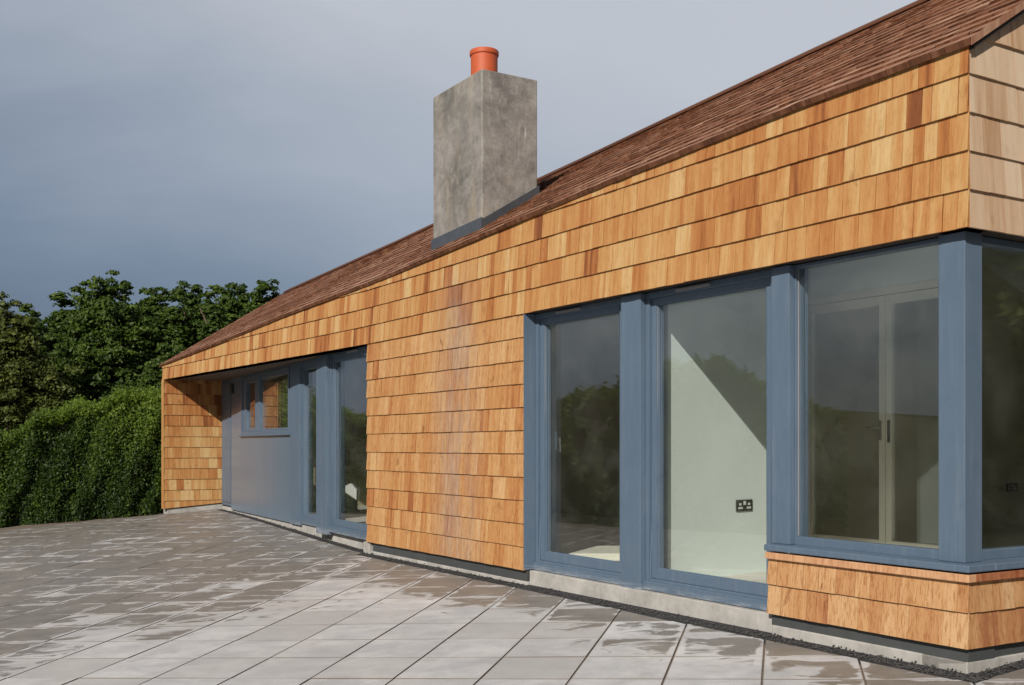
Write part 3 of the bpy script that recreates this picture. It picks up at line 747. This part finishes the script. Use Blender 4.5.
# bed under the slabs (shows in the joints) 
def ground_sheet(name, xs, ys, fz, m):
    v = [(x, y, fz(x, y) + ZO) for y in ys for x in xs]; nx = len(xs)
    f = [(r * nx + c, r * nx + c + 1, (r + 1) * nx + c + 1, (r + 1) * nx + c) for r in range(len(ys) - 1) for c in range(nx - 1)]
    me = bpy.data.meshes.new(name); me.from_pydata(v, [], f); me.materials.append(m); me.polygons.foreach_set('use_smooth', [True] * len(f))
    o = bpy.data.objects.new(name, me); COL.objects.link(o); return props(o, kind='structure')
ground_sheet('terrace_bed', np.linspace(-17, 8, 60), np.linspace(-3, 20.2, 60), lambda x, y: ground(x, y) - .007, M['joint'])
# gravel strip at the wall foot
mb = MB()
segs = np.linspace(-.1, 7.6, 40)
for a, b in zip(segs[:-1], segs[1:]):
    g = lambda t, w: ground(*FW(t, w, 0)[:2]) - .004 + (.012 if w > 0 else 0)
    mb.face([FW(a, -.155, g(a, -.155)), FW(a, .06, g(a, .06)), FW(b, .06, g(b, .06)), FW(b, -.155, g(b, -.155))], 0)
for a, b in zip(np.linspace(-.11, 8, 30)[:-1], np.linspace(-.11, 8, 30)[1:]):
    g = lambda u, o: ground(*EW(u, o, 0)[:2]) - .003
    mb.face([EW(a, -.155, g(a, -.155)), EW(a, .05, g(a, .05)), EW(b, .05, g(b, .05)), EW(b, -.155, g(b, -.155))], 0)
for a, b in zip(np.linspace(.0, LR, 20)[:-1], np.linspace(.0, LR, 20)[1:]):
    g = lambda u, o: ground(*RM(u, o, 0)[:2]) - .002
    mb.face([RM(a, -.13, g(a, -.13)), RM(a, .02, g(a, .02)), RM(b, .02, g(b, .02)), RM(b, -.13, g(b, -.13))], 0)
OCT = [(1, 0, 0), (-1, 0, 0), (0, 1, 0), (0, -1, 0), (0, 0, 1), (0, 0, -1)]
OF = [(0, 2, 4), (2, 1, 4), (1, 3, 4), (3, 0, 4), (2, 0, 5), (1, 2, 5), (3, 1, 5), (0, 3, 5)]
for k in range(5200):
    t = random.random() ** 1.3 * 7.7 - .1; w = random.triangular(-.10, .03, -.05); F = FW
    if k % 3 == 1: t = random.uniform(.3, LR); w = random.triangular(-.13, 0, -.06); F = RM
    if k % 12 == 0: t = random.uniform(-.08, 1.2); F = EW
    x, y, _ = F(t, w, 0); z = ground(x, y) + random.uniform(-.006, .010) + (max(0, w + .06) * .12 if F is FW else 0); r = random.uniform(.003, .010)
    cs = [(x + a * r * random.uniform(.7, 1.3), y + b * r * random.uniform(.7, 1.3), z + c * r * random.uniform(.5, 1) + ZO) for a, b, c in OCT]
    for f in OF: mb.face([cs[q] for q in f], 1)
props(mb.build('gravel_strip', [M['gravel'], M['stone_chip']], recalc=False), kind='stuff')

# ================================================================== land
def land(x, y):
    dx, dy = x - C[0], y - C[1]
    w = dx * N[0] + dy * N[1]
    z = -1.30 + .0691 * min(max(w, -16), 0)
    r = math.hypot(x, y)
    if r > 120: z -= (r - 120) * .004
    return z
rr = [0, 4, 8, 12, 16, 20, 26, 34, 45, 60, 90, 140, 220, 400, 800, 1600, 3500]
v = [(0, 0, land(0, 0) + ZO)]; f = []; na = 72
for r in rr[1:]:
    for k in range(na):
        a = 2 * math.pi * k / na; v.append((r * math.cos(a), r * math.sin(a), land(r * math.cos(a), r * math.sin(a)) + ZO))
for k in range(na): f.append((0, 1 + k, 1 + (k + 1) % na))
for i in range(len(rr) - 2):
    for k in range(na):
        a = 1 + i * na; f.append((a + k, a + na + k, a + na + (k + 1) % na, a + (k + 1) % na))
me = bpy.data.meshes.new('ground'); me.from_pydata(v, [], f); me.materials.append(M['field'])
go = bpy.data.objects.new('ground', me); COL.objects.link(go); props(go, kind='structure')
mb = MB()
n = 90; rings = []
for rad, hgt in ((240, -8), (330, 9), (480, 15), (900, 22), (1500, -12)):
    ring = []
    for k in range(n):
        a = 2 * math.pi * k / n
        hh = hgt * (1 + .25 * math.sin(3 * a + 1) + .15 * math.sin(7 * a) + .08 * math.sin(17 * a + 2)) if hgt > 0 else hgt
        ring.append((rad * math.cos(a), rad * math.sin(a), hh))
    rings.append(ring)
for r0, r1 in zip(rings[:-1], rings[1:]):
    for k in range(n): mb.face([r0[k], r1[k], r1[(k + 1) % n], r0[(k + 1) % n]])
props(mb.build('hills', [M['field']], smooth=True), kind='structure')

# ================================================================== foliage
def leaf_mesh(name, pos, nrm, size, tone, mats, extra=None, aspect=.55, up=None):
    """many leaf-sized quads; pos, nrm (n,3), size (n), tone (n)"""
    n = len(pos)
    nrm = nrm / np.linalg.norm(nrm, axis=1, keepdims=True)
    ref = RNG.normal(size=(n, 3)) if up is None else up + RNG.normal(size=(n, 3)) * RNG.choice([.9, 3.0], size=(n, 1))
    a = np.cross(nrm, ref); a /= np.linalg.norm(a, axis=1, keepdims=True) + 1e-9
    b = np.cross(a, nrm)
    s = size[:, None]
    c = nrm * s * .18
    v = np.stack([pos - b * s, pos + a * s * aspect - c, pos + b * s, pos - a * s * aspect - c], 1).reshape(-1, 3)
    me = bpy.data.meshes.new(name)
    nv, nf = len(v), n
    ev_, ef = (extra if extra else ([], []))
    av = np.concatenate([v, np.array(ev_, float).reshape(-1, 3)]) if len(ev_) else v
    me.vertices.add(len(av)); me.vertices.foreach_set('co', av.ravel().astype(np.float32))
    loops = list(range(nv)); starts = list(range(0, nv, 4)); tot = [4] * nf
    for fc in ef:
        starts.append(len(loops)); tot.append(len(fc)); loops += [q + nv for q in fc]
    me.loops.add(len(loops)); me.loops.foreach_set('vertex_index', np.array(loops, np.int32))
    me.polygons.add(len(starts)); me.polygons.foreach_set('loop_start', np.array(starts, np.int32))
    me.polygons.foreach_set('material_index', np.array([0] * nf + [1] * len(ef), np.int32))
    me.update(calc_edges=True); me.validate()
    ca = me.color_attributes.new('tone', 'FLOAT_COLOR', 'POINT')
    tn = np.ones((len(av), 4), np.float32) * .3; tn[:nv, :3] = np.repeat(tone, 4)[:, None]; tn[:, 3] = 1
    ca.data.foreach_set('color', tn.ravel())
    for m in mats: me.materials.append(m)
    return me
def rnd_dir(n):
    d = RNG.normal(size=(n, 3)); return d / np.linalg.norm(d, axis=1, keepdims=True)

def hedge(name, pts, topfn, width, label, nleaf, lsize, leafmat, lump=.16):
    pts = [np.array(p) for p in pts]; seg = [np.linalg.norm(b - a) for a, b in zip(pts[:-1], pts[1:])]; cum = np.concatenate([[0], np.cumsum(seg)]); Lt = cum[-1]
    def at(s):
        i = min(int(np.searchsorted(cum, s, 'right') - 1), len(seg) - 1); i = max(i, 0)
        d = (pts[i + 1] - pts[i]) / seg[i]; return pts[i] + d * (s - cum[i]), d
    P = []; Nn = []; S_ = []; T_ = []; U = []
    ph = RNG.uniform(0, 6, 12)
    def wob(s, z): return lump * (.5 * math.sin(2.1 * s + ph[0] + .8 * z) + .4 * math.sin(5.3 * s + ph[1] - 2.2 * z) + .3 * math.sin(11 * s + ph[2] + 4 * z)) 
    for k in range(nleaf):
        s = RNG.uniform(0, Lt); p, d = at(s); nn = V2(d[1], -d[0])
        if nn @ (V2(0, 0) - p) < 0: nn = -nn           # towards the terrace
        zt = topfn(s) + .06 * math.sin(4.3 * s + ph[3]) + .05 * math.sin(9.7 * s + ph[4]); zb = ground(p[0], p[1])
        r = RNG.random()
        if r < .60:      # terrace side
            z = zb + (zt - zb) * RNG.random() ** .9; rel = (z - zb) / (zt - zb)
            o = wob(s, z) + .14 * lump * math.sin(17 * s + ph[8] + 3 * math.sin(5 * z + ph[9])) - .25 * max(0, rel - .8) * 5 * .3 - abs(RNG.normal(0, .11)); nv = np.array([nn[0], nn[1], .35])
        elif r < .85:    # top, with shoots standing out of it
            o = -RNG.uniform(0, width); z = zt + .5 * wob(s, o * 2) + RNG.normal(0, .045) + (RNG.random() ** 6) * .13; nv = np.array([nn[0] * .4, nn[1] * .4, 1.])
            rel = 1
        else:
            z = zb + (zt - zb) * RNG.random(); rel = .5; o = -width + wob(s, z + 3); nv = np.array([-nn[0], -nn[1], .3])
        q = p + nn * o
        P.append((q[0], q[1], z + ZO)); Nn.append(nv + RNG.normal(0, .75, 3)); S_.append(lsize * RNG.uniform(.6, 1.3))
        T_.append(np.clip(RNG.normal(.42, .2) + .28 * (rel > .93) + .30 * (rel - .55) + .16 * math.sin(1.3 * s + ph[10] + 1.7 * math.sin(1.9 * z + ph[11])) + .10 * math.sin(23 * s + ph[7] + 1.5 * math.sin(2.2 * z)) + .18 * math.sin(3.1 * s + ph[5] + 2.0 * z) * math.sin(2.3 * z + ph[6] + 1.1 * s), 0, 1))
    # twiggy dark core
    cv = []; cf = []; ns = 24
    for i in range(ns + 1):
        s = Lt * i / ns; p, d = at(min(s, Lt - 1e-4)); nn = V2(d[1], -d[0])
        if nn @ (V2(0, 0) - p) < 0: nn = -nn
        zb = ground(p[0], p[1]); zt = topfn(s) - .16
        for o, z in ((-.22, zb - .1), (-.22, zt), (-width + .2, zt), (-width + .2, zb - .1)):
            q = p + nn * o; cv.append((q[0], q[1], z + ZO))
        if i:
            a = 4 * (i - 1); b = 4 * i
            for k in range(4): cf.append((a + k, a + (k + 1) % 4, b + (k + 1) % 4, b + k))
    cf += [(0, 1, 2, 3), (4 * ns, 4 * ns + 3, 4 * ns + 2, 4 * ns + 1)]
    base_ = np.array([pts[0][0], pts[0][1], ground(*pts[0]) + ZO])
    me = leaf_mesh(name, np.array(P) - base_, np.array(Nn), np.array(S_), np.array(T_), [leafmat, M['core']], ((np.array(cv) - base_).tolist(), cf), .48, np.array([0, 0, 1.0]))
    o = bpy.data.objects.new(name, me); COL.objects.link(o); o.location = base_
    return props(o, label, 'hedge')
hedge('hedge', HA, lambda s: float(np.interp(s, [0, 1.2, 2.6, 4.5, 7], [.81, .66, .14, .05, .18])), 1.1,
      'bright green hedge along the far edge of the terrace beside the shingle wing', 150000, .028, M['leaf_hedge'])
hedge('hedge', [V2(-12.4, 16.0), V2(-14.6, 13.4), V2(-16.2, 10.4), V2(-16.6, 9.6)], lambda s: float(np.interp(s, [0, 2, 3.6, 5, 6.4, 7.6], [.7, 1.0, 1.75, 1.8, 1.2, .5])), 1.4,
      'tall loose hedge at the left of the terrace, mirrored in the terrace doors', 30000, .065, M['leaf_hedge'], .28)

def crown_mesh(name, h, rad, shape, nclump, nleaf, lsize, m, clump=(.35, .7), squash=.7, lobes=16):
    """leaf clumps gathered in uneven lobes; shape(rel height) -> rel radius"""
    P = []; Nn = []; S_ = []; T_ = []; L = []
    for k in range(lobes):
        zr = (k + RNG.random()) / lobes; a = k * 2.4 + RNG.uniform(-.6, .6); R_ = rad * shape(zr)
        lr = rad * RNG.uniform(.28, .46) * (.35 + .75 * (1 - zr) ** .8)
        L.append((np.array([R_ * .78 * math.cos(a), R_ * .78 * math.sin(a), h * (.05 + .90 * zr)]), lr, RNG.normal(0, .09)))
    for k in range(7):      # uneven tips along the top
        a = RNG.uniform(0, 6.28); q = RNG.uniform(.70, .99); R_ = rad * shape(q) * .8
        L.append((np.array([R_ * math.cos(a), R_ * math.sin(a), h * q]), rad * RNG.uniform(.13, .22), RNG.normal(.06, .08)))
    wts = np.array([l[1] ** 1.7 for l in L]); wts /= wts.sum()
    for k in range(nclump):
        if k % 2 == 0:      # inner filling
            zr = RNG.random() ** .8 * .95; a = RNG.uniform(0, 6.28); rr_ = rad * shape(zr) * RNG.random() ** .5 * .92; c = np.array([rr_ * math.cos(a), rr_ * math.sin(a), h * (.05 + .88 * zr)]); lt = -.08; lr = rad * .4
        else:
            lc, lr, lt = L[RNG.choice(len(L), p=wts)]
            d = RNG.normal(size=3); d /= np.linalg.norm(d); c = lc + d * lr * RNG.random() ** .33 * np.array([1, 1, 1.15])
        cr = RNG.uniform(*clump) * (.45 + .75 * min(1, lr / (rad * .4))); n_ = int(nleaf * RNG.uniform(.6, 1.3))
        d = rnd_dir(n_); d[:, 2] = np.abs(d[:, 2]) * .9 - .25
        p = c + d * (RNG.random(n_) ** .45)[:, None] * cr * np.array([1, 1, squash])
        P.append(p); Nn.append(d + np.array([0, 0, .5]) + RNG.normal(0, .5, (n_, 3))); S_.append(lsize * RNG.uniform(.6, 1.35, n_))
        T_.append(np.clip(.42 + lt + RNG.normal(.0, .10) + RNG.normal(0, .14, n_), 0, 1))
    return leaf_mesh(name, np.concatenate(P), np.concatenate(Nn), np.concatenate(S_), np.concatenate(T_), [m], None, .6)
def trunk_mb(h, r, lean=.3, limbs=9):
    mb = MB(); pts = [(0, 0, -.2)]
    for i in range(1, 7): pts.append((lean * .15 * i * random.uniform(-1, 1), lean * .15 * i * random.uniform(-1, 1), h * .92 * i / 6))
    mb.tube(pts, [r * (1 - .85 * i / 6) for i in range(7)], 9)
    for k in range(limbs):
        i = random.randint(1, 5); p = Vector(pts[i]); a = random.uniform(0, 6.28); l = h * random.uniform(.06, .13) * (1.2 - i / 7)
        mb.tube([p, p + Vector((math.cos(a) * l * .5, math.sin(a) * l * .5, l * .35)), p + Vector((math.cos(a) * l, math.sin(a) * l, l * .75))], [r * .4 * (1 - i / 9), r * .25, r * .06], 6)
    return mb
conic = lambda z: (1 - z) ** .62 * 1.05 + .02 if z > .18 else .75 + z
round_ = lambda z: max(.04, math.sin(math.pi * min(1, .26 + .74 * z)) ** 1.15)
spire = lambda z: max(.03, (1 - z) ** .95 * (.95 if z > .1 else .7))
KIND = {
    'broad': (crown_mesh('crown', 6.6, 2.8, conic, 1500, 66, .060, M['leaf_tree'], (.20, .42), .8, 40), trunk_mb(6.2, .19)),
    'spire': (crown_mesh('crown', 6.4, 1.3, spire, 800, 56, .054, M['leaf_tree'], (.15, .30), .95, 30), trunk_mb(6.1, .13)),
    'round': (crown_mesh('crown', 6.4, 2.0, round_, 1150, 62, .058, M['leaf_tree'], (.17, .36), .85, 34), trunk_mb(6.0, .15)),
    'olive': (crown_mesh('crown', 5.0, 2.2, round_, 1100, 62, .050, M['leaf_olive'], (.16, .36), 1.0, 30), trunk_mb(4.6, .16)),
}
trunks = {}
def tree(name, kind, px, Y, topy, label, wide=1.0, rot=0.0):
    """px, topy only fix the bearing and height it was surveyed at"""
    X = (px - 512) / 1088 * Y; zt = (446 - topy) / 1088 * Y; zg = land(X, Y)
    cm, tm = KIND[kind]; hh = {'broad': 6.6, 'spire': 6.4, 'round': 6.4, 'olive': 5.0}[kind]; k = (zt - zg) / (hh * 1.0)
    t = empty(name, (X, Y, zg + ZO), label, 'tree', 'trees beyond the hedge')
    t.rotation_euler.z = rot; t.scale = (k * wide, k * wide, k)
    if kind not in trunks:
        BASE[t.name] = (0, 0, 0); o = tm.build('trunk', [M['bark']], t, base=(0, 0, 0)); trunks[kind] = o.data
    else:
        o = bpy.data.objects.new('trunk', trunks[kind]); COL.objects.link(o); o.parent = t
    c = bpy.data.objects.new('crown', cm); COL.objects.link(c); c.parent = t
    return t
tree('tree', 'broad', 106, 30, 281, 'broad dark green tree with the tallest pointed top, left of the roof', 1.0, .4)
tree('willow_tree', 'olive', 4, 26, 309, 'olive yellow green tree cut by the left picture edge', 1.0, .8)
tree('tree', 'spire', 32, 31, 303, 'small dark pointed tree between the olive tree and the broad tree', 1.1, 2.0)
tree('tree', 'spire', 66, 32, 292, 'slim tree on the left shoulder of the broad tree', 1.6, 2.9)
tree('tree', 'round', 150, 33, 289, 'rounded tree on the right shoulder of the broad tree', 1.15, 1.4)
tree('tree', 'spire', 176, 31, 288, 'slim pointed tree just left of the far end of the roof', 1.3, .2)
tree('tree', 'round', 194, 34, 286, 'rounded green tree rising above the far end of the roof', 1.05, 3.9)
tree('tree', 'spire', 210, 31.5, 284, 'tallest slim tree above the far end of the roof', 1.4, 5.0)
tree('tree', 'round', 237, 34, 285, 'round topped tree second from the right above the roof slope', 1.05, 2.2)
tree('tree', 'round', 264, 33, 284, 'rightmost tree disappearing behind the roof slope', 1.05, 5.6)
tree('tree', 'broad', -60, 33, 312, 'broad dark tree standing just outside the left picture edge', 1.0, 2.6)
tree('tree', 'broad', 225, 38, 300, 'broad dark tree standing furthest back behind the slim trees', 1.0, 1.1)
tree('tree', 'broad', 30, 38, 318, 'low broad dark tree filling in behind the olive tree', 1.1, 4.1)
tree('tree', 'broad', 165, 27.5, 345, 'low broad bush like tree right behind the hedge and wing', .9, 5.1)

hedge('hedge', [V2(12.5, -3.5), V2(13.0, 3.0), V2(15.5, 9.0)], lambda s: 3.5 + .4 * math.sin(s * .9), 1.8,
      'very tall olive green hedge to the right of the house, mirrored in the end window', 26000, .13, M['leaf_olive'], .3)

# ================================================================== sky, sun, camera
w = bpy.data.worlds.new('World'); SC.world = w; w.use_nodes = True; nt = w.node_tree; nt.nodes.clear()
SUN = Vector((-.338, -.806, .525)).normalized()
el = math.asin(SUN.z); az = math.atan2(SUN.x, SUN.y)
sky = nd(nt, 'ShaderNodeTexSky', sky_type='NISHITA', sun_disc=False, sun_elevation=el, sun_rotation=az)
tc = nd(nt, 'ShaderNodeTexCoord').outputs['Generated']
sx = nd(nt, 'ShaderNodeSeparateXYZ', {0: tc})
cl = noise(nt, tc, 1.6, 6, .55, (1, 1, 2.2), .5); cl2 = noise(nt, tc, 4.5, 5, .6, (1, 1, 2.5), .4)
q = mth(nt, 'ADD', mth(nt, 'MULTIPLY', sx.outputs[2], 1.0), mth(nt, 'MULTIPLY', sx.outputs[0], .30))
west = mth(nt, 'MULTIPLY', mth(nt, 'SUBTRACT', mth(nt, 'MULTIPLY', sx.outputs[0], -1.0), .52, clamp=True), mth(nt, 'ADD', .35, mth(nt, 'MULTIPLY', sx.outputs[2], 2.2)))
west = mth(nt, 'MULTIPLY', west, mth(nt, 'ADD', .65, mth(nt, 'MULTIPLY', mth(nt, 'SUBTRACT', noise(nt, tc, 3.2, 6, .62, (1, 1, 2.4), .6), .35), 2.6)))
q = mth(nt, 'ADD', q, west)
q = mth(nt, 'ADD', q, mth(nt, 'MULTIPLY', mth(nt, 'SUBTRACT', cl, .5), .26))
q = mth(nt, 'ADD', q, mth(nt, 'MULTIPLY', mth(nt, 'SUBTRACT', cl2, .5), .07))
cc = ramp(nt, q, [(.0, (.128, .168, .25)), (.08, (.19, .243, .33)), (.23, (.385, .43, .505)), (.38, (.57, .595, .645)), (.65, (.62, .64, .68))])
back = mth(nt, 'ADD', mth(nt, 'MULTIPLY', nd(nt, 'ShaderNodeMapRange', {0: sx.outputs[1], 1: -.35, 2: .25, 3: 0.0, 4: 1.0}).outputs[0], 7.9), 1.7)   # sky dimmed overhead and behind, only to weaken the fill light
high = nd(nt, 'ShaderNodeMapRange', {0: sx.outputs[2], 1: .45, 2: .75, 3: 1.0, 4: .32}).outputs[0]
gr = nd(nt, 'ShaderNodeCombineXYZ', {0: mth(nt, 'MULTIPLY', back, high), 1: mth(nt, 'MULTIPLY', back, high), 2: mth(nt, 'MULTIPLY', back, high)}).outputs[0]
cc = nd(nt, 'ShaderNodeVectorMath', {0: cc, 1: gr}, operation='MULTIPLY').outputs[0]
fin = mix(nt, .88, sky.outputs[0], cc)
bg = nd(nt, 'ShaderNodeBackground', {'Color': fin, 'Strength': .1}); wo = nd(nt, 'ShaderNodeOutputWorld', {0: bg.outputs[0]})

ld = bpy.data.lights.new('sun', 'SUN'); ld.energy = 5.0; ld.angle = math.radians(.53); ld.color = (1, .95, .87)
lo = bpy.data.objects.new('sun', ld); COL.objects.link(lo); lo.location = (-6, -12, 12)
lo.rotation_euler = SUN.to_track_quat('Z', 'Y').to_euler()

cam = bpy.data.cameras.new('camera'); cam.sensor_width = 36; cam.lens = 1088 / 1024 * 36
cam.shift_y = 103.5 / 1024; cam.clip_start = .05; cam.clip_end = 6000
co = bpy.data.objects.new('camera', cam); COL.objects.link(co); co.location = (0, 0, ZO); co.rotation_euler = (math.radians(90), 0, 0)
SC.camera = co
SC.view_settings.view_transform = 'Standard'; SC.view_settings.look = 'None'; SC.view_settings.exposure = 0; SC.view_settings.gamma = 1
SC.view_settings.use_curve_mapping = False
